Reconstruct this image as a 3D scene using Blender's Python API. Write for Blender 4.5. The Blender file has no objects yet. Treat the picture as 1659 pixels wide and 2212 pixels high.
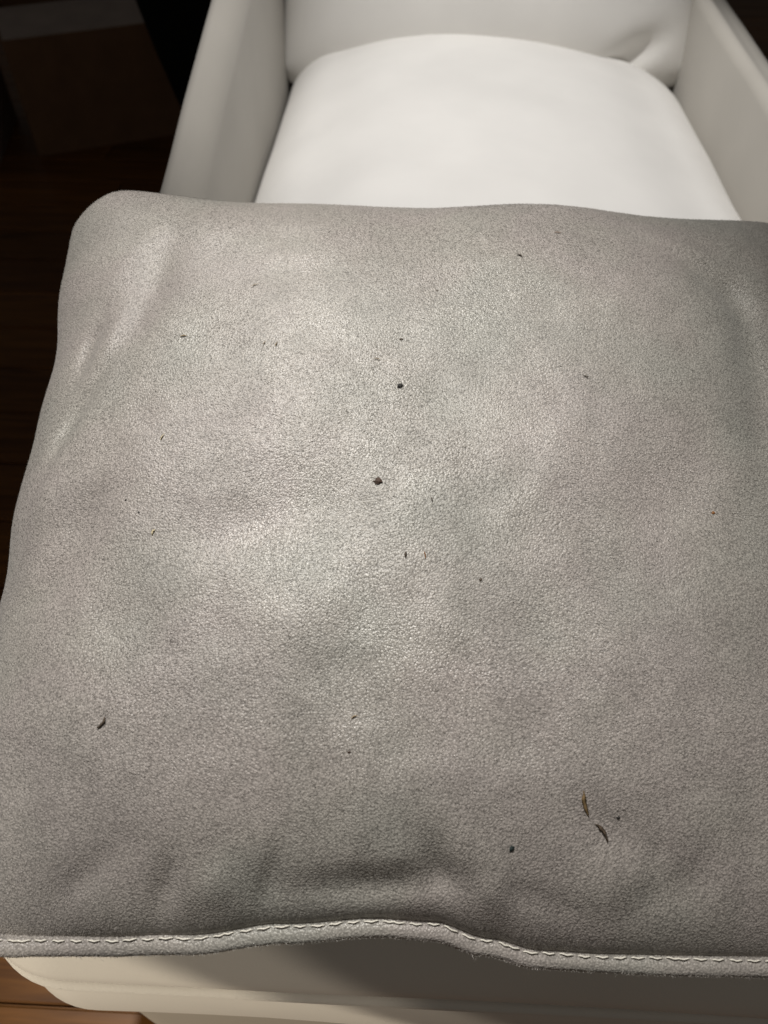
import bpy, bmesh, math, random
from mathutils import Vector, Matrix, noise
from mathutils.bvhtree import BVHTree
random.seed(7)
SC = bpy.context.scene
C = SC.collection
rad = math.radians
# ------------------------------------------------------------------ camera
CAM = Vector((0, 0, 0.86))
PITCH, YAW, F = rad(48.4), rad(2.57), 1661.0          # F: focal length in pixels of a 1659 x 2212 frame
cd = bpy.data.cameras.new('camera')
cam = bpy.data.objects.new('camera', cd); C.objects.link(cam)
cam.location = CAM
cam.rotation_euler = (math.pi/2 - PITCH, 0, YAW)
cd.sensor_fit = 'VERTICAL'; cd.sensor_height = 34.6
cd.lens = 34.6 * F / 2212
cd.clip_start = 0.02; cd.clip_end = 60
cd.dof.use_dof = True; cd.dof.focus_distance = 0.43; cd.dof.aperture_fstop = 8.0
SC.camera = cam
# ------------------------------------------------------------------ world, lamps and fill lights
w = bpy.data.worlds.new('World'); SC.world = w; w.use_nodes = True
bgn = w.node_tree.nodes['Background']
bgn.inputs[0].default_value = (1.0, 0.92, 0.84, 1); bgn.inputs[1].default_value = 0.028
SC.view_settings.view_transform = 'Standard'; SC.view_settings.look = 'None'
SC.view_settings.exposure = 0; SC.view_settings.gamma = 1

def spot(name, loc, aim, power, cone, blend, radius, col):
    l = bpy.data.lights.new(name, 'SPOT'); o = bpy.data.objects.new(name, l); C.objects.link(o)
    o.location = loc
    o.rotation_euler = (Vector(aim) - Vector(loc)).to_track_quat('-Z', 'Y').to_euler()
    l.energy = power; l.spot_size = rad(cone); l.spot_blend = blend; l.shadow_soft_size = radius; l.color = col
    return o
spot('ceiling_downlight', (-0.12, 0.86, 2.15), (0.15, 1.02, 0.42), 110, 41, 0.85, 0.04, (1.0, 0.975, 0.95))
spot('ceiling_downlight', (-0.34, 0.64, 2.12), (-0.05, 0.28, 0.5), 158, 31, 1.0, 0.04, (1.0, 0.96, 0.90))
spot('low_fill_spot', (-0.92, -0.78, 0.77), (-0.4, -0.05, 0.2), 11, 35.5, 0.05, 0.01, (1.0, 0.86, 0.68))  # unseen weaker spot added; its cone edge stands in for a shadow step
spot('low_fill_spot', (-0.95, -0.75, 0.75), (-0.4, -0.05, 0.2), 32, 31, 0.05, 0.01, (1.0, 0.86, 0.66))  # unseen spot set low; its cone edge stands in for the first shadow edge

rl = bpy.data.lights.new('fill_light', 'POINT'); rl.energy = 11; rl.shadow_soft_size = 0.15; rl.color = (1.0, 0.88, 0.72)  # unseen fill added behind the camera to lift the dark seat front and floor
ro = bpy.data.objects.new('fill_light', rl); C.objects.link(ro); ro.location = (-0.25, -1.9, 1.75)

# ------------------------------------------------------------------ helpers
def ray(x, y):                                         # photo pixel (1659 wide) -> world direction
    c = ((x - 829.5)/F, (1106 - y)/F, 1.0)
    fw = c[2]*math.cos(PITCH) + c[1]*math.sin(PITCH); up = -c[2]*math.sin(PITCH) + c[1]*math.cos(PITCH)
    return Vector((c[0]*math.cos(YAW) - fw*math.sin(YAW), c[0]*math.sin(YAW) + fw*math.cos(YAW), up))
def at_depth(x, y, d): return CAM + ray(x, y)*d

def mesh_obj(name, verts, faces, mat, parent=None, smooth=True):
    off = parent_world(parent)
    me = bpy.data.meshes.new(name)
    me.from_pydata([tuple(Vector(v) - off) for v in verts], [], faces)
    me.update()
    if smooth: me.polygons.foreach_set('use_smooth', [True]*len(me.polygons))
    me.materials.append(mat)
    o = bpy.data.objects.new(name, me); C.objects.link(o)
    if parent: o.parent = parent
    return o
def parent_world(p):
    off = Vector((0, 0, 0))
    while p: off += p.location; p = p.parent
    return off
def thing(name, label, cat, loc, group=None):
    o = bpy.data.objects.new(name, None); C.objects.link(o); o.location = loc; o.empty_display_size = .05
    tag(o, label, cat, group); return o
def tag(o, label, cat, group=None):
    o['label'] = label; o['category'] = cat
    if group: o['group'] = group
def sst(a, b, x):
    t = min(1, max(0, (x - a)/(b - a))); return t*t*(3 - 2*t)
def interp(pts, x):
    if x <= pts[0][0]: return pts[0][1]
    for (x0, y0), (x1, y1) in zip(pts, pts[1:]):
        if x <= x1:
            t = (x - x0)/(x1 - x0); t = t*t*(3 - 2*t); return y0 + (y1 - y0)*t
    return pts[-1][1]

def lerp(pts, x):                                      # smoothed polyline
    def f(q):
        for (x0, y0), (x1, y1) in zip(pts, pts[1:]):
            if q <= x1: return y0 + (y1-y0)*max(0, (q-x0)/(x1-x0))
        return pts[-1][1]
    return sum(f(x + .012*k) for k in range(-6, 7))/13
def tube_mesh(points, r, n=8, closed=False):
    vs, fs = [], []; m = len(points)
    for i, p in enumerate(points):
        p = Vector(p)
        a = Vector(points[(i-1) % m] if closed or i > 0 else points[0]); b = Vector(points[(i+1) % m] if closed or i < m-1 else points[-1])
        t = (b - a).normalized(); s = t.cross(Vector((0, 0, 1)))
        if s.length < 1e-4: s = t.cross(Vector((1, 0, 0)))
        s.normalize(); q = s.cross(t)
        rr = r(i/(m-1)) if callable(r) else r
        for k in range(n):
            an = 2*math.pi*k/n; vs.append(p + (s*math.cos(an) + q*math.sin(an))*rr)
    for i in range(m if closed else m-1):
        j = (i+1) % m
        for k in range(n): fs.append((i*n+k, i*n+(k+1) % n, j*n+(k+1) % n, j*n+k))
    if not closed:
        fs.append(tuple(range(n))[::-1]); fs.append(tuple((m-1)*n+k for k in range(n)))
    return vs, fs

# ------------------------------------------------------------------ materials
def new_mat(name):
    m = bpy.data.materials.new(name); m.use_nodes = True
    nt = m.node_tree; b = nt.nodes['Principled BSDF']; return m, nt, b
def N(nt, t, **k):
    n = nt.nodes.new(t)
    for a, v in k.items():
        if a.startswith('i_'):
            key = a[2:]; n.inputs[int(key) if key.isdigit() else key.replace('_', ' ')].default_value = v
        else: setattr(n, a, v)
    return n
def ramp(nt, stops):
    r = nt.nodes.new('ShaderNodeValToRGB'); e = r.color_ramp.elements
    while len(e) < len(stops): e.new(0.5)
    for el, (p, c) in zip(e, stops): el.position = p; el.color = (*c, 1) if len(c) == 3 else c
    return r
L = lambda nt, a, b: nt.links.new(a, b)

def suede_material(name, base, dark, light):
    m, nt, b = new_mat(name)
    tc = N(nt, 'ShaderNodeTexCoord')
    # dye: slightly pink, slightly green, slightly grey areas
    big = N(nt, 'ShaderNodeTexNoise', i_Scale=8.0, i_Detail=3.0, i_Roughness=0.55); L(nt, tc.outputs['Object'], big.inputs['Vector'])
    rb = ramp(nt, [(0.32, dark), (0.47, base), (0.58, light), (0.70, base)])
    L(nt, big.outputs[0], rb.inputs[0])
    # brushed nap: cloudy patches lying one way or the other
    nap = N(nt, 'ShaderNodeTexNoise', i_Scale=13.0, i_Detail=4.0, i_Roughness=0.6, i_Distortion=0.6)
    mpn = N(nt, 'ShaderNodeMapping'); mpn.inputs['Location'].default_value = (3.1, 1.7, 0.4); L(nt, tc.outputs['Object'], mpn.inputs[0]); L(nt, mpn.outputs[0], nap.inputs['Vector'])
    nr = ramp(nt, [(0.30, (0.84,)*3), (0.50, (0.99,)*3), (0.70, (1.10,)*3)]); L(nt, nap.outputs[0], nr.inputs[0])
    # pore grain
    swirl = N(nt, 'ShaderNodeTexNoise', i_Scale=14.0, i_Detail=1.0); L(nt, tc.outputs['Object'], swirl.inputs['Vector'])
    off = N(nt, 'ShaderNodeVectorMath', operation='SCALE'); off.inputs['Scale'].default_value = 0.012
    L(nt, swirl.outputs['Color'], off.inputs[0])
    add = N(nt, 'ShaderNodeVectorMath', operation='ADD'); L(nt, tc.outputs['Object'], add.inputs[0]); L(nt, off.outputs[0], add.inputs[1])
    g1 = N(nt, 'ShaderNodeTexNoise', i_Scale=1080.0, i_Detail=1.5, i_Roughness=0.6); L(nt, add.outputs[0], g1.inputs['Vector'])
    g2 = N(nt, 'ShaderNodeTexVoronoi', feature='F1', i_Scale=880.0); L(nt, add.outputs[0], g2.inputs['Vector'])
    inv = N(nt, 'ShaderNodeMath', operation='SUBTRACT'); inv.inputs[0].default_value = 1.0; L(nt, g2.outputs['Distance'], inv.inputs[1])
    gm = N(nt, 'ShaderNodeMix', data_type='FLOAT'); gm.inputs[0].default_value = 0.45
    L(nt, g1.outputs[0], gm.inputs[2]); L(nt, inv.outputs[0], gm.inputs[3])
    gr = ramp(nt, [(0.38, (0.69,)*3), (0.55, (0.99,)*3), (0.72, (1.22,)*3)]); L(nt, gm.outputs[0], gr.inputs[0])
    mul = N(nt, 'ShaderNodeMix', data_type='RGBA', blend_type='MULTIPLY'); mul.inputs[0].default_value = 1
    L(nt, rb.outputs[0], mul.inputs[6]); L(nt, gr.outputs[0], mul.inputs[7])
    mu2 = N(nt, 'ShaderNodeMix', data_type='RGBA', blend_type='MULTIPLY'); mu2.inputs[0].default_value = 1
    L(nt, mul.outputs[2], mu2.inputs[6]); L(nt, nr.outputs[0], mu2.inputs[7])
    L(nt, mu2.outputs[2], b.inputs['Base Color'])
    rr = N(nt, 'ShaderNodeMapRange'); rr.inputs[1].default_value = 0.35; rr.inputs[2].default_value = 0.65
    rr.inputs[3].default_value = 0.54; rr.inputs[4].default_value = 0.36
    L(nt, nap.outputs[0], rr.inputs[0]); L(nt, rr.outputs[0], b.inputs['Roughness'])
    b.inputs['Specular IOR Level'].default_value = 0.72
    b.inputs['Sheen Weight'].default_value = 0.25; b.inputs['Sheen Roughness'].default_value = 0.45
    bp = N(nt, 'ShaderNodeBump'); bp.inputs['Strength'].default_value = 0.95; bp.inputs['Distance'].default_value = 0.0006
    L(nt, gm.outputs[0], bp.inputs['Height']); L(nt, bp.outputs[0], b.inputs['Normal'])
    return m
M_SUEDE = suede_material('taupe_suede', (0.352, 0.330, 0.303), (0.334, 0.328, 0.298), (0.360, 0.328, 0.309))

def cloth_material(name, col, rough=0.85, spots=False):
    m, nt, b = new_mat(name)
    tc = N(nt, 'ShaderNodeTexCoord')
    n = N(nt, 'ShaderNodeTexNoise', i_Scale=9.0, i_Detail=4.0); L(nt, tc.outputs['Object'], n.inputs['Vector'])
    r = ramp(nt, [(0.3, tuple(c*0.93 for c in col)), (0.7, col)]); L(nt, n.outputs[0], r.inputs[0])
    L(nt, r.outputs[0], b.inputs['Base Color'])
    wv = N(nt, 'ShaderNodeTexNoise', i_Scale=900.0, i_Detail=2.0); L(nt, tc.outputs['Object'], wv.inputs['Vector'])
    bp = N(nt, 'ShaderNodeBump'); bp.inputs['Strength'].default_value = 0.3; bp.inputs['Distance'].default_value = 0.0006
    L(nt, wv.outputs[0], bp.inputs['Height']); L(nt, bp.outputs[0], b.inputs['Normal'])
    b.inputs['Roughness'].default_value = rough; b.inputs['Specular IOR Level'].default_value = 0.25
    b.inputs['Sheen Weight'].default_value = 0.15
    return m
M_WHITE = cloth_material('white_cotton', (0.80, 0.785, 0.755))
M_ARM = cloth_material('shaded_white_cotton', (0.47, 0.445, 0.40))  # same white cloth, shade on the arms put into a darker colour

def plain(name, col, rough=0.6, var=0.15, scale=30.0, spec=0.4):
    m, nt, b = new_mat(name)
    tc = N(nt, 'ShaderNodeTexCoord')
    n = N(nt, 'ShaderNodeTexNoise', i_Scale=scale, i_Detail=5.0); L(nt, tc.outputs['Object'], n.inputs['Vector'])
    r = ramp(nt, [(0.3, tuple(c*(1-var) for c in col)), (0.7, tuple(min(1, c*(1+var)) for c in col))])
    L(nt, n.outputs[0], r.inputs[0]); L(nt, r.outputs[0], b.inputs['Base Color'])
    b.inputs['Roughness'].default_value = rough; b.inputs['Specular IOR Level'].default_value = spec
    return m
M_THREAD = plain('cream_thread', (0.78, 0.75, 0.67), 0.5, 0.1, 400)
M_CARD = plain('cardboard', (0.20, 0.115, 0.065), 0.85, 0.12, 14)
M_CARDIN = plain('pale_card', (0.42, 0.36, 0.33), 0.85, 0.1, 14)
M_BLACK = plain('black_cloth', (0.010, 0.011, 0.010), 0.9, 0.2, 10, 0.1)
M_FOOT = plain('dark_wood', (0.05, 0.03, 0.02), 0.5, 0.2, 20)

def wood_material():
    m, nt, b = new_mat('brown_floorboard')
    tc = N(nt, 'ShaderNodeTexCoord'); oi = N(nt, 'ShaderNodeObjectInfo')
    vm = N(nt, 'ShaderNodeVectorMath', operation='SCALE'); vm.inputs['Scale'].default_value = 3.0
    cb = N(nt, 'ShaderNodeCombineXYZ'); L(nt, oi.outputs['Random'], cb.inputs[0]); L(nt, oi.outputs['Random'], cb.inputs[1])
    L(nt, cb.outputs[0], vm.inputs[0])
    ad = N(nt, 'ShaderNodeVectorMath', operation='ADD'); L(nt, tc.outputs['Object'], ad.inputs[0]); L(nt, vm.outputs[0], ad.inputs[1])
    mp = N(nt, 'ShaderNodeMapping'); mp.inputs['Scale'].default_value = (1.6, 26, 26); L(nt, ad.outputs[0], mp.inputs[0])
    n = N(nt, 'ShaderNodeTexNoise', i_Scale=2.5, i_Detail=6.0, i_Distortion=1.2); L(nt, mp.outputs[0], n.inputs['Vector'])
    r = ramp(nt, [(0.3, (0.09, 0.034, 0.008)), (0.55, (0.18, 0.075, 0.016)), (0.75, (0.24, 0.10, 0.024))]); L(nt, n.outputs[0], r.inputs[0])
    hv = N(nt, 'ShaderNodeMapRange'); hv.inputs[3].default_value = 0.75; hv.inputs[4].default_value = 1.2; L(nt, oi.outputs['Random'], hv.inputs[0])
    hs = N(nt, 'ShaderNodeHueSaturation'); L(nt, hv.outputs[0], hs.inputs['Value']); L(nt, r.outputs[0], hs.inputs['Color'])
    L(nt, hs.outputs[0], b.inputs['Base Color'])
    b.inputs['Roughness'].default_value = 0.42; b.inputs['Specular IOR Level'].default_value = 0.3
    bp = N(nt, 'ShaderNodeBump'); bp.inputs['Strength'].default_value = 0.15; bp.inputs['Distance'].default_value = 0.002
    L(nt, n.outputs[0], bp.inputs['Height']); L(nt, bp.outputs[0], b.inputs['Normal'])
    return m
M_WOOD = wood_material()

# ------------------------------------------------------------------ floor
floor = mesh_obj('floor', [(-6, -3, -0.006), (6, -3, -0.006), (6, 9, -0.006), (-6, 9, -0.006)], [(0, 1, 2, 3)], M_WOOD, None, False)
floor['kind'] = 'structure'
def bevel_box(name, sx, sy, sz, bev, seg=1):
    bm = bmesh.new(); bmesh.ops.create_cube(bm, size=1)
    bmesh.ops.scale(bm, vec=(sx, sy, sz), verts=bm.verts)
    bmesh.ops.bevel(bm, geom=bm.edges[:], offset=bev, segments=seg, affect='EDGES')
    me = bpy.data.meshes.new(name); bm.to_mesh(me); bm.free(); return me
plank_me = bevel_box('plank', 1.297, 0.117, 0.02, 0.0015); plank_me.materials.append(M_WOOD)
for j in range(36):
    y = -0.30 + 0.12*j
    for i in range(4):
        x = -2.0 + 1.3*i + ((j*0.47) % 1.0)*1.3 - 0.65
        if y < 1.5 and (x > 0.9): continue
        p = bpy.data.objects.new('plank', plank_me); C.objects.link(p); p.parent = floor
        p.location = (x, y, -0.0095 + random.uniform(-.0004, .0004))

# ------------------------------------------------------------------ white armchair
XL, XR, YF, YB = -0.212, 0.407, 0.086, 1.47
ZS = 0.422
CX, HX, CY, HY = (XL+XR)/2, (XR-XL)/2, (YF+YB)/2, (YB-YF)/2
chair = thing('armchair', 'long white upholstered chair with sloping arms under the grey suede cushion', 'armchair', (CX, CY, 0))

def rrect(hx, hy, r, n=14, rb=None):
    pts = []; r = min(r, hx*.98, hy*.98); q = min(rb, hx*.98, hy*.98) if rb else r
    seg = [(hx-q, hy-q, 0, q), (-(hx-q), hy-q, 90, q), (-(hx-r), -(hy-r), 180, r), (hx-r, -(hy-r), 270, r)]
    for k, (cx, cy, a0, r) in enumerate(seg):
        for i in range(n+1):
            a = rad(a0 + 90*i/n); pts.append((cx + r*math.cos(a), cy + r*math.sin(a)))
        # straight run to next corner
        nx, ny, na, nr = seg[(k+1) % 4]; ae = rad(a0+90); ex, ey = pts[-1]; sx, sy = nx + nr*math.cos(ae), ny + nr*math.sin(ae)
        for i in range(1, 16): t = i/16; pts.append((ex + (sx-ex)*t, ey + (sy-ey)*t))
    return pts
def seat_crown(x, y):
    q = (x-CX)/HX; fx = max(0, 1 - q*q)*(1 - .15*q); t = (y-CY)/HY; fy = max(0, 1 - abs(t)**(5 if t > 0 else 3))
    return 0.062*fx*fy**0.7
def seat_warp(x, y, z):                                 # front widens past the arms; back edge runs askew
    k = sst(.55, .40, y)
    if x < CX: x -= .034*k*sst(CX, XL+.02, x)
    else: x += .03*k*sst(CX, XR-.02, x)
    y -= (x-CX)*.16*sst(.8, 1.4, y)
    return (x, y, z)
def seat_mesh():
    prof = [(0.012, -0.185), (0.0, -0.175), (-0.006, -0.145), (-0.004, -0.115), (0.0, -0.082), (0.003, -0.078), (0.0, -0.074), (-0.004, -0.062)]
    for i in range(1, 11):
        a = rad(90*i/10); prof.append((0.078*(1-math.cos(a)) - 0.004, -0.062 + 0.054*math.sin(a)))
    for d in (0.08, 0.085, 0.092, 0.1, 0.12, 0.14, 0.16, 0.18, 0.2, 0.22, 0.24, 0.26, 0.275, 0.288, HX-.004): prof.append((d, -0.008 + 0.008*sst(.074, .17, d)))
    vs, fs = [], []
    n = None
    for d, z in prof:
        ring = rrect(HX-d, HY-d, max(0.06-d*.5, 0.0035), rb=max(0.15-d*.4, 0.0035))
        n = len(ring)
        for (px, py) in ring:
            x, y = CX+px, CY+py
            zz = ZS + z
            if z > -0.09: zz += seat_crown(x, y) * sst(-.09, .004, z)
            zz += 0.0035*noise.noise(Vector((x*5, y*5, z*6)))*(1 if z > -.09 else .6)
            vs.append((x + .002*noise.noise(Vector((y*9, z*30, x*4))), y + .002*noise.noise(Vector((x*9, z*30, 3))), zz))
    for r in range(len(prof)-1):
        for k in range(n): fs.append((r*n+k, r*n+(k+1) % n, (r+1)*n+(k+1) % n, (r+1)*n+k))
    fs.append(tuple(range(n))[::-1])
    b0 = (len(prof)-1)*n; mir = {}
    for k in range(n): mir[k] = min(range(n), key=lambda q: (ring[q][0]+ring[k][0])**2 + (ring[q][1]-ring[k][1])**2)
    half = [k for k in range(n) if ring[k][0] < -1e-6]
    for k, k2 in zip(half, half[1:]):
        if k2 == k+1 and len({k, k2, mir[k], mir[k2]}) == 4: fs.append((b0+k, b0+k2, b0+mir[k2], b0+mir[k]))
    return [seat_warp(*v) for v in vs], fs
seat = mesh_obj('seat_cushion', *seat_mesh(), M_WHITE, chair)
pip = [seat_warp(CX+x, CY+y, ZS - 0.078) for x, y in rrect(HX+.002, HY+.002, 0.06, rb=.152)]
mesh_obj('piping', *tube_mesh(pip, 0.0042, 8, True), M_WHITE, seat)
# base under the seat, set back a little
def loft(rings):
    n = len(rings[0]); vs = [p for r in rings for p in r]; fs = []
    for r in range(len(rings)-1):
        for k in range(n): fs.append((r*n+k, r*n+(k+1) % n, (r+1)*n+(k+1) % n, (r+1)*n+k))
    fs.append(tuple(range(n))[::-1]); fs.append(tuple((len(rings)-1)*n+k for k in range(n)))
    return vs, fs
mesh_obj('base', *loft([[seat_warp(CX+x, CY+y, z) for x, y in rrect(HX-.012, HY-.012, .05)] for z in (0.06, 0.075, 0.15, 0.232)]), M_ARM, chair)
for sx in (-1, 1):
    for sy in (-1, 1):
        lx, ly = CX + sx*(HX-.07), CY + sy*(HY-.08)
        mesh_obj('leg', *loft([[(lx + r*math.cos(a*math.pi/8), ly + r*math.sin(a*math.pi/8), z) for a in range(16)] for z, r in ((0, .018), (.03, .021), (.062, .026))]), M_FOOT, chair)
def arm(side, pts, width, y0, y1, drop):
    """rounded arm: pts = (y, top z); inner face against the seat, top rolls over to the outside"""
    xin = (XL - .008) if side < 0 else (XR + .002)
    rings = []; ns = 46
    for i in range(ns+1):
        y = y0 + (y1-y0)*i/ns
        zt = lerp(pts, y); e = sst(y0, y0+.05, y)
        zt = 0.1 + (zt-0.1)*(0.80 + .2*e**.5)
        ring = []
        r1, wd = (0.034 if side < 0 else 0.014), width*(0.7 + .3*e)
        sec = [(0, 0.07), (0, zt*.5), (0.0, zt - r1)]
        for k in range(1, 7):
            a = rad(90*k/6); sec.append((r1*(1-math.cos(a)), zt - r1 + r1*math.sin(a)))
        for k in range(0, 9):
            a = rad(80*k/8); sec.append((wd - .05 + .05*math.sin(a), zt - drop - .05*(1-math.cos(a))))
        sec += [(wd, zt - drop - .1), (wd, (zt-drop)*.5), (wd, 0.07)]
        for (d, z) in sec:
            j = .001*noise.noise(Vector((y*7, z*7, side*3)))
            ring.append((xin + side*(d + j), y, z + j))
        rings.append(ring)
    return loft(rings)
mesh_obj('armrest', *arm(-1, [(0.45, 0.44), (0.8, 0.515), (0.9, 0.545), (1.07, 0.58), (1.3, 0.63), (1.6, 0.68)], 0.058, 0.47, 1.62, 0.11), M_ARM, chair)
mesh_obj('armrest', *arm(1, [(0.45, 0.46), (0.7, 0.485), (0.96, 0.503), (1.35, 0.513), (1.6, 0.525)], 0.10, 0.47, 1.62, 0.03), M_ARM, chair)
br = []
for z, yo in ((.07, 0), (.3, .01), (.5, .04), (.7, .09), (.80, .13), (.83, .15)):
    t = .06 if z < .82 else .035
    br.append([(CX + x*1.0, 1.53 + yo + y, z) for x, y in rrect(HX+.0, t, .05)])
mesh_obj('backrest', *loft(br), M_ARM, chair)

# loose back pillow leaning behind the seat
def pillow(name, O, ex, ey, W, H, T, mat, label, cat):
    """pillow with pinched corners standing on ey = up direction, n towards the viewer"""
    O = Vector(O); ex = Vector(ex).normalized(); ey = Vector(ey).normalized(); n = ex.cross(ey).normalized()
    vs, fs = [], []; G = 56
    for side in (1, -1):
        for j in range(G+1):
            for i in range(G+1):
                a = -math.cos(math.pi*i/G); b = -math.cos(math.pi*j/G)
                g = (max(0, 1-abs(a)**3.2)**.55)*(max(0, 1-abs(b)**3.2)**.55)
                cx = a*(1 - .05*(1-b*b)); cy = b*(1 - .05*(1-a*a))
                cr = max(0, abs(a)-.86)*max(0, abs(b)-.86)/.02
                cx *= 1-.05*cr; cy *= 1-.05*cr
                p = O + ex*(cx*W/2) + ey*((cy+1)*H/2) + n*(side*T*g*(1 + .06*noise.noise(Vector((a*2, b*2, side)))))
                # crease running in from the lower right corner
                if side == 1:
                    q = (a-.70)*.7 + (b+.80)*-.7; s = (a-.70)*.7 + (b+.8)*.7
                    p -= n*(.018*math.exp(-(q/.07)**2 - (s/.16)**2))
                vs.append(p)
    K = (G+1)**2
    for j in range(G):
        for i in range(G):
            q = (j*(G+1)+i, j*(G+1)+i+1, (j+1)*(G+1)+i+1, (j+1)*(G+1)+i)
            fs.append(q); fs.append(tuple(K+k for k in q[::-1]))
    o = thing(name, label, cat, O)
    cov = mesh_obj('cover', vs, fs, mat, o)
    bm = bmesh.new(); bm.from_mesh(cov.data); bmesh.ops.remove_doubles(bm, verts=bm.verts, dist=1e-5); bm.to_mesh(cov.data); bm.free()
    return o
pillow('back_cushion', (CX+.002, 1.36, .375), (1, 0, .01), (0, .42, 1), .665, .46, .095, M_WHITE,
       'plump white back cushion leaning upright behind the white seat', 'cushion')

# ------------------------------------------------------------------ grey suede cushion
FL, NL, FR, NR = at_depth(163, 418, .55), at_depth(-215, 2002, .367), at_depth(1785, 478, .545), at_depth(2085, 2055, .367)
EX = ((NR-NL) + (FR-FL)).normalized(); EY = ((FL-NL) + (FR-NR)).normalized()
NZ = EX.cross(EY).normalized(); EY = NZ.cross(EX)
ORG = (FL+NL+FR+NR)/4
def pix_local(x, y, lift=.04):                          # where a photo pixel meets the upper side, in cushion coordinates
    d = ray(x, y); o = ORG + NZ*lift; t = (o - CAM).dot(NZ)/d.dot(NZ); p = CAM + d*t - ORG
    return p.dot(EX), p.dot(EY)
# near seam wobble: (u, metres towards the far side)
NEAR = [(0, 0), (.09, -.004), (.18, -.003), (.27, -.001), (.36, .005), (.45, .0085), (.50, .0075), (.55, .001), (.60, -.004), (.66, -.005), (.75, -.005), (.83, -.005), (1, 0)]
def seam(u, v):
    p = NL*(1-u)*(1-v) + NR*u*(1-v) + FL*(1-u)*v + FR*u*v
    # sides draw in a little between the corners
    p += EX*(.003*math.sin(math.pi*v)*((1-u)**4 - u**4))
    p += EY*(interp(NEAR, u)*(1-v)**3 - .006*math.sin(math.pi*u)*v**6)
    p += NZ*(.5*interp(NEAR, u)*(1-v)**3)
    # wavy left edge
    p += EX*((.0012*math.sin(v*19+1) + .001*math.sin(v*37))*(1-u)**8)
    p += NZ*((.002*math.sin(v*15+.5))*(1-u)**6 + (.004*math.sin(u*11+1.2) + .002*math.sin(u*23))*v**8)
    side = (1-u)**10 + u**10
    p -= NZ*(.016*side*math.sin(math.pi*min(1, max(0, v)))**.5)
    p += EX*(.001*((1-u)**10 - u**10)*math.sin(math.pi*v)**.5)
    # rounded corners
    du, dv = min(u, 1-u)*.5, min(v, 1-v)*.45
    k = math.exp(-((du+dv)/.022)**2)*.013
    p += (EX*(1 if u < .5 else -1) + EY*(1 if v < .5 else -1))*k*.7
    if v > .5: p -= NZ*(.0085*math.exp(-((du+dv)/.017)**2))
    return p
# (photo x, y, half length px, half width px, angle deg of the long axis (image, clockwise from right), depth m)
DENTS = [(325, 600, 150, 42, -68, .0075), (240, 560, 90, 35, -50, -.003), (165, 720, 90, 24, -62, .007), (235, 700, 80, 30, -60, -.0035),
         (175, 820, 110, 22, -52, .004), (150, 1130, 150, 60, -60, .0075), (60, 1050, 110, 40, -65, -.004), (250, 1000, 140, 50, -25, -.003),
         (40, 1260, 90, 35, -40, .004), (110, 900, 90, 24, -55, .0045), (560, 1130, 200, 90, -12, .0045), (640, 1370, 110, 130, 0, -.0030), (1130, 1000, 120, 160, -70, -.0022),
         (950, 900, 150, 80, -15, .0015), (610, 800, 170, 220, -60, -.0030), (1130, 1590, 90, 60, 60, .002),
         (800, 1922, 180, 46, -4, .0068), (320, 1945, 90, 32, -70, .005), (560, 1930, 80, 26, -75, .003), (130, 1915, 110, 40, -40, .0035), (960, 1890, 90, 36, 60, .005),
         (1080, 1930, 60, 40, 70, -.003), (440, 1930, 60, 36, -80, -.003), (1200, 1960, 160, 40, 20, .002), (1480, 1930, 200, 60, -35, .0022), (1380, 1820, 140, 50, 30, .0025),
         (1560, 600, 120, 30, 35, .005), (1620, 700, 160, 40, 75, .004), (1500, 530, 110, 30, 25, -.0025), (1640, 900, 160, 60, 80, .004), (1420, 1100, 200, 90, -60, .0025),
         (1255, 1640, 130, 16, 65, -.0012), (820, 1500, 200, 120, 20, .002), (300, 1350, 160, 110, 0, .003), (430, 470, 90, 60, 0, -.003)]
DL = []
for (x, y, l, wd, an, dp) in DENTS:
    a0, b0 = pix_local(x, y)
    c, s = math.cos(rad(an)), math.sin(rad(an))
    a1, b1 = pix_local(x + c*l, y + s*l); a2, b2 = pix_local(x - s*wd, y + c*wd)
    DL.append((a0, b0, a1-a0, b1-b0, a2-a0, b2-b0, dp*(.62 if x < 340 and y < 1400 else .9)))
def rise(t, p, q): return max(0., 1 - abs(t)**p)**q
HT = 0.054
def top_height(u, v, a, b):
    s, t = 2*u-1, 2*v-1
    g = rise(s, 3.0, .62) * (rise(t, 3.0, .60) if t > 0 else rise(t, 3.2, .70))
    h = HT*g
    edge = min(1, g*1.7)
    h += edge*(.0022*noise.noise(Vector((a*11, b*11, 1.7))) + .0010*noise.noise(Vector((a*26, b*26, 4.1))) + .0006*noise.noise(Vector((a*60, b*60, 9))))
    # gathers running in from the near seam and the left side
    near = math.exp(-((b+.2)/.035)**2); left = math.exp(-((a+.25)/.035)**2)
    h += edge*near*(.0022*noise.noise(Vector((a*42, b*6, 3))) + .0015*noise.noise(Vector((a*80, b*9, 7))))
    h += edge*left*(.0035*noise.noise(Vector((a*14 + b*20, b*30 - a*12, 5))))
    for (a0, b0, ux, uy, wx, wy, dp) in DL:
        det = ux*wy - uy*wx; da, db = a-a0, b-b0
        p = (da*wy - db*wx)/det; q = (ux*db - uy*da)/det
        r = p*p + q*q
        if r < 9: h -= dp*math.exp(-r*1.1)*min(1, g*2.2)
    return max(h, .0005)
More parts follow.
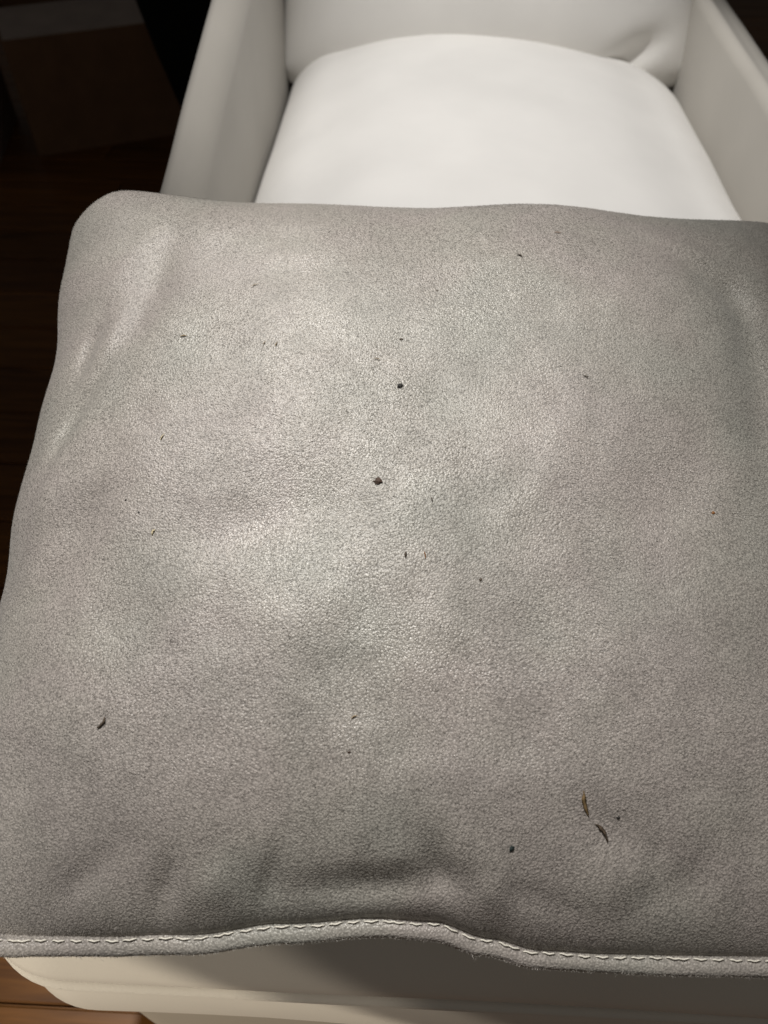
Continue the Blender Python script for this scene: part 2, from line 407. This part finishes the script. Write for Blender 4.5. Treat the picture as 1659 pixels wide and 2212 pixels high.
def cover_mesh():
    GU, GV = 230, 220
    vs, fs = [], []
    for side in (1, 0):
        for j in range(GV+1):
            tv = j/GV; v = .5 - .5*math.cos(math.pi*tv)*(1) if True else tv
            v = .45*v + .55*tv
            for i in range(GU+1):
                tu = i/GU; u = .45*(.5 - .5*math.cos(math.pi*tu)) + .55*tu
                p = seam(u, v); r = p - ORG; a, b = r.dot(EX), r.dot(EY)
                if i in (0, GU) or j in (0, GV): vs.append(p); continue
                if side: vs.append(p + NZ*top_height(u, v, a, b))
                else:
                    g = rise(2*u-1, 3, .5)*rise(2*v-1, 3, .5)
                    q = p - NZ*(.15*g)
                    zmin = ZS + seat_crown(q.x, q.y) - .004 if XL < q.x < XR else ZS-.01
                    if q.z < zmin: q = Vector((p.x, p.y, min(zmin, p.z-.001)))
                    vs.append(q)
    K = (GU+1)*(GV+1)
    for j in range(GV):
        for i in range(GU):
            q = (j*(GU+1)+i, j*(GU+1)+i+1, (j+1)*(GU+1)+i+1, (j+1)*(GU+1)+i)
            fs.append(q); fs.append(tuple(K+k for k in q[::-1]))
    return vs, fs
cush = thing('suede_cushion', 'large taupe grey suede cushion with stitched flange lying on the white seat', 'cushion', (ORG.x, ORG.y, ZS))
cvs, cfs = cover_mesh()
cover = mesh_obj('cover', cvs, cfs, M_SUEDE, cush)
bvh = BVHTree.FromPolygons(cvs, cfs)
bm = bmesh.new(); bm.from_mesh(cover.data); bmesh.ops.remove_doubles(bm, verts=bm.verts, dist=1e-6); bm.to_mesh(cover.data); bm.free()

# perimeter frames for flange: position, outward, normal
def perimeter(n=120):
    pr = []
    for k in range(n): pr.append((k/n, 0.))
    for k in range(n): pr.append((1., k/n))
    for k in range(n): pr.append((1-k/n, 1.))
    for k in range(n): pr.append((0., 1-k/n))
    return pr
PER = perimeter(); PP = [seam(u, v) for u, v in PER]; NPER = len(PP)
OUT = []
for k in range(NPER):
    t = (PP[(k+3) % NPER] - PP[k-3]).normalized(); OUT.append((t.cross(NZ)).normalized())
sd = [sst(.02, .09, v)*(1. if u in (0., 1.) else 0.) + (1. if v == 1. else 0.) for u, v in PER]
def flange_mesh(z0, thick, width, seed, lip):
    sec_n = 7; vs, fs = [], []
    for k in range(NPER):
        p, o = PP[k], OUT[k]
        wv = width*(1 + .10*noise.noise(Vector((k*.09, seed, 0))) + .05*noise.noise(Vector((k*.5, seed, 2))))
        wv *= 1 - .8*sd[k]
        wz = .0012*noise.noise(Vector((k*.06, seed*3, 5))) + lip*max(0, noise.noise(Vector((k*.035, 8, 5))))
        sec = []
        for i in range(sec_n):
            wv *= 1; d0 = .003*(1-sd[k]); d = -d0 + (wv+d0)*i/(sec_n-1); f = max(0, d/wv)
            sec.append((d, z0*min(1, .25+f) + .0009*math.sin(math.pi*f) + wz*f + thick*(1-.8*sd[k])))
        top = sec; edge = [(wv+.0004, sec[-1][1]-thick*.5)]; bot = [(d, z-thick*(1-.8*sd[k])) for d, z in sec[::-1]]
        ring = top+edge+bot
        fold = .2 + 1.9*sd[k]
        oo = o*math.cos(fold) - NZ*math.sin(fold); nn = NZ*math.cos(fold) + o*math.sin(fold)
        for d, z in ring: vs.append(p + oo*d + nn*z)
        n = len(ring)
    for k in range(NPER):
        j = (k+1) % NPER
        if max(PER[k][1], PER[j][1]) > .13: continue                # sides and far edge are turned under
        for i in range(n-1): fs.append((k*n+i, k*n+i+1, j*n+i+1, j*n+i))
    return vs, fs
fv, ff = flange_mesh(.0006, .0014, .0075, 1.3, 0)
fl1 = mesh_obj('flange', fv, ff, M_SUEDE, cush)
fv2, ff2 = flange_mesh(-.0042, .0014, .0086, 6.1, -.004)
fl2 = mesh_obj('flange', fv2, ff2, M_SUEDE, cush)
# fuzz of loose suede fibres along cut edges
def fuzz():
    rs = random.Random(3); vs, fs = [], []
    n = len(fv)//NPER
    for src, m in ((fv, 2200), (fv2, 2200)):
        for _ in range(m):
            k = rs.randrange(120); i = rs.choice((5, 6, 7, 7, 8)); j = (k+1) % NPER; f = rs.random()
            p = src[k*n+i]*(1-f) + src[j*n+i]*f; o = OUT[k]; t = NZ.cross(o)
            d = (o*rs.uniform(.4, 1) + t*rs.uniform(-.8, .8) + NZ*rs.uniform(-.6, .6)).normalized()
            l = rs.uniform(.0003, .0011) if rs.random() < .994 or PER[k][1] > 0 else rs.uniform(.002, .004)
            wv = d.cross(NZ).normalized()*.00007
            q = p + d*l*.6; e = p + d*l + t*l*rs.uniform(-.3, .3)
            b = len(vs); vs += [p-wv, p+wv, q+wv*.8, q-wv*.8, e]; fs += [(b, b+1, b+2, b+3), (b+3, b+2, b+4)]
    return vs, fs
fz = mesh_obj('edge_fuzz', *fuzz(), M_SUEDE, cush); fz['kind'] = 'stuff'
# nap: short suede fibres lying across the upper side
import numpy as np
def nap(count):
    GU, GV = 230, 220
    P = np.array([tuple(v) for v in cvs[:(GU+1)*(GV+1)]]).reshape(GV+1, GU+1, 3)
    rg = np.random.default_rng(11)
    i = rg.integers(1, GU-1, count*2); j = rg.integers(1, GV-1, count*2)
    du = P[j, i+1] - P[j, i]; dv = P[j+1, i] - P[j, i]
    ar = np.linalg.norm(np.cross(du, dv), axis=1); keep = rg.random(count*2) < ar/ar.max()*.9
    i, j, du, dv = i[keep], j[keep], du[keep], dv[keep]; m = len(i)
    p = P[j, i] + du*rg.random((m, 1)) + dv*rg.random((m, 1))
    n = np.cross(du, dv); n /= np.linalg.norm(n, axis=1)[:, None]
    e1 = du/np.linalg.norm(du, axis=1)[:, None]; e2 = np.cross(n, e1)
    x, y = p[:, 0], p[:, 1]
    an = 1.2 + 1.4*np.sin(x*17+y*9) + 1.1*np.sin(y*23-x*11+1) + .7*np.sin(x*41+y*37+2) + rg.normal(0, .55, m)
    t = e1*np.cos(an)[:, None] + e2*np.sin(an)[:, None]; s_ = np.cross(n, t)
    l = rg.uniform(.0006, .0017, (m, 1)); w_ = rg.uniform(.00005, .00011, (m, 1)); up = rg.uniform(.12, .55, (m, 1))
    a = p + n*.00005; b = a + t*l*.6 + n*l*up*.6; c = a + t*l + n*l*up*.75
    V = np.stack([a - s_*w_, a + s_*w_, b + s_*w_, b - s_*w_, c], 1).reshape(-1, 3) - np.array(parent_world(cush))
    base = np.arange(m)[:, None]*5
    loops = np.concatenate([base + np.array([0, 1, 2, 3]), base + np.array([3, 2, 4])], 1).ravel()
    st = np.stack([np.arange(m)*7, np.arange(m)*7+4], 1).ravel()
    me = bpy.data.meshes.new('nap'); me.vertices.add(m*5); me.vertices.foreach_set('co', V.ravel())
    me.loops.add(len(loops)); me.loops.foreach_set('vertex_index', loops.astype(np.int32))
    me.polygons.add(m*2); me.polygons.foreach_set('loop_start', st.astype(np.int32))
    me.update(calc_edges=True); me.validate(); me.materials.append(M_SUEDE)
    o = bpy.data.objects.new('nap', me); C.objects.link(o); o.parent = cush; o['kind'] = 'stuff'
nap(190000)
# stitches: one little thread each, along near, right and left seams
def stitch_mesh():
    pts = []
    for i in range(9):
        t = i/8; pts.append((0.0066*(t-.5), .0002*math.sin(t*9), .00055*math.sin(math.pi*t)**.5 - .0003))
    vs, fs = tube_mesh(pts, lambda t: .00027 + .00010*math.sin(math.pi*t), 6)
    me = bpy.data.meshes.new('stitch'); me.from_pydata([tuple(v) for v in vs], [], fs); me.polygons.foreach_set('use_smooth', [True]*len(fs)); me.materials.append(M_THREAD); return me
st_me = stitch_mesh()
acc = 0.; last = None; nst = 0
for k in list(range(0, 120)):
    p, q = PP[k], PP[(k+1) % NPER]; seg = (q-p).length
    acc += seg
    if acc < .0081: continue
    acc -= .0081
    t = (q-p).normalized(); o = OUT[k]; nz = t.cross(o) * -1
    nz = NZ
    y = nz.cross(t).normalized()
    M = Matrix((t, y, nz)).transposed().to_4x4()
    s = bpy.data.objects.new('stitch', st_me); C.objects.link(s); s.parent = cush
    M = M @ Matrix.Rotation(random.uniform(-.09, .09), 4, 'Z')
    M = M @ Matrix.Diagonal((random.uniform(.82, 1.1), 1, 1, 1))
    M.translation = p + o*(.0009 + random.uniform(-.0002, .0002)) + NZ*.0024 - cush.location
    s.matrix_local = M

# ------------------------------------------------------------------ crumbs and straw on the cushion
def place(o, x, y, ang, lift):
    hit = bvh.ray_cast(CAM, ray(x, y).normalized())
    while hit[0] is None: y += 4; hit = bvh.ray_cast(CAM, ray(x, y).normalized())
    p, n = hit[0], hit[1]
    if n.dot(NZ) < 0: n = -n
    ex = (EX - n*EX.dot(n)).normalized(); ey = n.cross(ex)
    M = Matrix((ex, ey, n)).transposed().to_4x4() @ Matrix.Rotation(ang, 4, 'Z')
    M.translation = p + n*lift
    o.matrix_world = M
DM = {'black': plain('black_crumb', (.018, .017, .016), .7, .4, 900), 'brown': plain('brown_crumb', (.055, .032, .022), .7, .4, 900),
      'tan': plain('tan_straw', (.27, .20, .11), .6, .35, 700), 'cream': plain('cream_flake', (.62, .54, .36), .6, .2, 700),
      'dark': plain('dark_chaff', (.075, .055, .038), .7, .4, 700), 'teal': plain('dark_teal_crumb', (.016, .026, .026), .6, .4, 900),
      'husk': plain('brown_husk', (.17, .115, .055), .7, .35, 700), 'orange': plain('rust_straw', (.26, .11, .03), .6, .3, 700)}
def crumb(sz, mat, seed, flat=.55):
    bm = bmesh.new(); bmesh.ops.create_icosphere(bm, subdivisions=2, radius=1)
    for v in bm.verts:
        k = 1 + .75*noise.noise(v.co*1.5 + Vector((seed*3.7, seed, 0))) + .4*noise.noise(v.co*3.1 + Vector((0, seed*2.1, 0)))
        v.co = Vector((v.co.x*k*sz, v.co.y*k*sz*.72, v.co.z*k*sz*flat))
    me = bpy.data.meshes.new('crumb'); bm.to_mesh(me); bm.free(); me.materials.append(DM[mat]); return me
def sliver(l, wd, mat, seed, bend=.2, lobes=0.):
    vs, fs = [], []; n = 14
    for i in range(n+1):
        t = i/n; x = l*(t-.5); y = bend*l*math.sin(math.pi*t) + .05*l*noise.noise(Vector((t*4, seed, 0)))
        hw = wd*(math.sin(math.pi*min(1, t*1.0+.02))**.7)*(1 + lobes*noise.noise(Vector((t*5, seed*2, 1)))) + wd*.06
        z = .0002 + .035*l*max(0, noise.noise(Vector((t*2.5, seed, 4))))
        vs += [(x, y-hw, z), (x, y, z+hw*.5), (x, y+hw, z), (x, y, z-hw*.25)]
    for i in range(n):
        for k in range(4): fs.append((i*4+k, i*4+(k+1) % 4, i*4+4+(k+1) % 4, i*4+4+k))
    fs.append((3, 2, 1, 0)); fs.append(tuple(n*4+k for k in range(4)))
    me = bpy.data.meshes.new('sliver'); me.from_pydata(vs, [], fs); me.polygons.foreach_set('use_smooth', [True]*len(fs)); me.materials.append(DM[mat]); return me
# kind, x, y, size(half, m) / (length, half width), material, angle deg, label
DEB = [
 ('crumb', 864, 834, .0016, 'black', 20, 'black crumb in the upper middle of the grey suede cushion'),
 ('crumb', 817, 1040, .0021, 'brown', 0, 'dark brown flat crumb at the centre of the suede cushion, largest crumb'),
 ('crumb', 866, 733, .0009, 'dark', 0, 'tiny grey brown speck just above the black crumb'),
 ('crumb', 1105, 1832, .0014, 'teal', 50, 'dark teal crumb near the stitched front edge of the cushion'),
 ('crumb', 1335, 1766, .0008, 'black', 10, 'tiny black speck right of the two chaff pieces'),
 ('crumb', 300, 1107, .0006, 'black', 0, 'tiny black dot on the left side, right one of a pair'),
 ('crumb', 272, 1080, .0006, 'black', 0, 'tiny black dot on the left side, left one of a pair'),
 ('crumb', 1540, 1108, .0009, 'orange', 20, 'small rust brown speck near the right edge of the cushion'),
 ('crumb', 754, 1625, .0007, 'brown', 0, 'tiny brown speck in the lower middle of the cushion'),
 ('crumb', 1038, 1252, .0008, 'dark', 30, 'small dark speck below and right of the cushion centre'),
 ('crumb', 944, 628, .0006, 'dark', 30, 'tiny dark speck in the top middle of the cushion'),
 ('sliver', 1265, 1735, (.0125, .0009, -.05, .5), 'husk', -76, 'light brown husk of chaff at lower right, upper of two'),
 ('sliver', 1298, 1800, (.0105, .0008, .14, .6), 'dark', -55, 'dark curved sliver of chaff at lower right, lower of two'),
 ('sliver', 220, 1560, (.0068, .0006, -.14, .5), 'dark', 58, 'brown fibre fleck alone at lower left of the cushion'),
 ('sliver', 397, 727, (.0046, .0004, .05, .2), 'tan', 4, 'tan straw fleck lying level in the upper left of the cushion'),
 ('sliver', 551, 618, (.0056, .00025, .1, .2), 'tan', 30, 'thin tan straw near the far edge, left of middle'),
 ('sliver', 598, 745, (.0036, .00028, .1, .2), 'tan', 75, 'short tan straw right of the level straw fleck'),
 ('sliver', 572, 742, (.0030, .00025, .1, .2), 'tan', 60, 'very short tan straw beside another at upper left'),
 ('sliver', 1122, 553, (.0048, .0004, .08, .2), 'dark', -30, 'dark sliver near the far edge, right of middle'),
 ('sliver', 1204, 504, (.0042, .0003, .05, .2), 'orange', 3, 'rust coloured straw close to the far edge of the cushion'),
 ('sliver', 333, 1150, (.0034, .0006, .2, 1.2), 'cream', 70, 'small cream flake on the left side of the cushion'),
 ('sliver', 352, 945, (.0048, .0003, .1, .2), 'cream', 65, 'thin pale straw on the left side above the cream flake'),
 ('sliver', 877, 1198, (.0034, .0005, .1, .4), 'dark', 85, 'short dark sliver below the brown crumb'),
 ('sliver', 917, 1200, (.0040, .00028, .08, .2), 'orange', -75, 'thin rust straw just right of the short dark sliver'),
 ('sliver', 932, 1080, (.0028, .0003, .08, .2), 'dark', -80, 'thin dark sliver right of the brown crumb'),
 ('sliver', 1265, 815, (.0034, .00028, .1, .2), 'dark', -25, 'fine dark sliver in the upper right of the cushion'),
 ('sliver', 766, 1550, (.0040, .0003, .15, .2), 'tan', 25, 'fine tan straw in the lower middle of the cushion'),
 ('sliver', 815, 777, (.0040, .00025, .1, .2), 'tan', -15, 'fine tan straw just left of and above the black crumb'),
]
for k, (kd, x, y, sz, mt, an, lab) in enumerate(DEB):
    me = crumb(sz, mt, k+1, .32) if kd == 'crumb' else sliver(sz[0], sz[1]*1.1, mt, k+1, sz[2], sz[3])
    o = bpy.data.objects.new('crumb' if kd == 'crumb' else 'straw_fleck', me); C.objects.link(o)
    tag(o, lab, 'crumb' if kd == 'crumb' else 'straw', 'debris on the suede cushion')
    place(o, x, y, rad(an), (sz*.35 if kd == 'crumb' else .0005))

# ------------------------------------------------------------------ dark corner: open carton, pale carton, black shape
def slab(name, corners, th, mat, parent):
    c = [Vector(p) for p in corners]; n = (c[1]-c[0]).cross(c[3]-c[0]).normalized()*th
    vs = c + [p - n for p in c]
    return mesh_obj(name, vs, [(0, 1, 2, 3), (7, 6, 5, 4), (0, 4, 5, 1), (1, 5, 6, 2), (2, 6, 7, 3), (3, 7, 4, 0)], mat, parent, False)
def carton(x0, y0, wd, dp, h, rz, label, mat, flaps):
    o = thing('carton', label, 'box', (x0, y0, 0))
    R = Matrix.Rotation(rz, 3, 'Z'); P = lambda x, y, z: Vector((x0, y0, 0)) + R @ Vector((x, y, z))
    e = .004
    slab('panel', [P(0, 0, .001), P(wd, 0, .001), P(wd, 0, h), P(0, 0, h)], .004, mat, o)
    slab('panel', [P(wd, dp, .001), P(0, dp, .001), P(0, dp, h), P(wd, dp, h)], .004, mat, o)
    slab('panel', [P(0, dp-e, .001), P(0, e, .001), P(0, e, h), P(0, dp-e, h)], .004, mat, o)
    slab('panel', [P(wd, e, .001), P(wd, dp-e, .001), P(wd, dp-e, h), P(wd, e, h)], .004, mat, o)
    for (kind, ang) in flaps:
        f = .5*dp*.92; s, c = math.sin(ang), math.cos(ang)
        if kind == 'front': slab('flap', [P(.003, 0, h+.003), P(wd-.003, 0, h+.003), P(wd-.003, f*c, h+.003+f*s), P(.003, f*c, h+.003+f*s)], .004, M_CARDIN if ang else mat, o)
        else: slab('flap', [P(wd-.003, dp, h+.004), P(.003, dp, h+.004), P(.003, dp - f*c, h+.004+f*s), P(wd-.003, dp - f*c, h+.004+f*s)], .004, M_CARDIN, o)
    return o
carton(-.96, 1.925, .44, .36, .262, rad(25), 'brown open carton with loose flaps standing on the dark floor', M_CARD, [('front', rad(7)), ('back', rad(38))])
carton(-1.46, 1.72, .44, .36, .25, rad(12), 'paler brown carton at the far left edge beside the open carton', M_CARDIN, [('front', 0.)])
# black bulging bag
def bag():
    base = Vector((-.425, 1.80, 0)); rings = []
    prof = [(0, .055), (.02, .065), (.1, .088), (.2, .118), (.3, .145), (.4, .166), (.5, .18), (.6, .175), (.68, .14), (.72, .08), (.735, .03)]
    for z, r in prof:
        ring = []
        for k in range(40):
            a = 2*math.pi*k/40; rr = r*(1 + .07*noise.noise(Vector((math.cos(a)*2, math.sin(a)*2, z*3))))
            ring.append(base + Vector((rr*math.cos(a), rr*math.sin(a)*.7, z)))
        rings.append(ring)
    return base, loft(rings)
bb, (bv, bf) = bag()
bo = thing('black_bag', 'large black bulging shape in the dark between carton and chair arm', 'bag', bb)
mesh_obj('body', bv, bf, M_BLACK, bo)
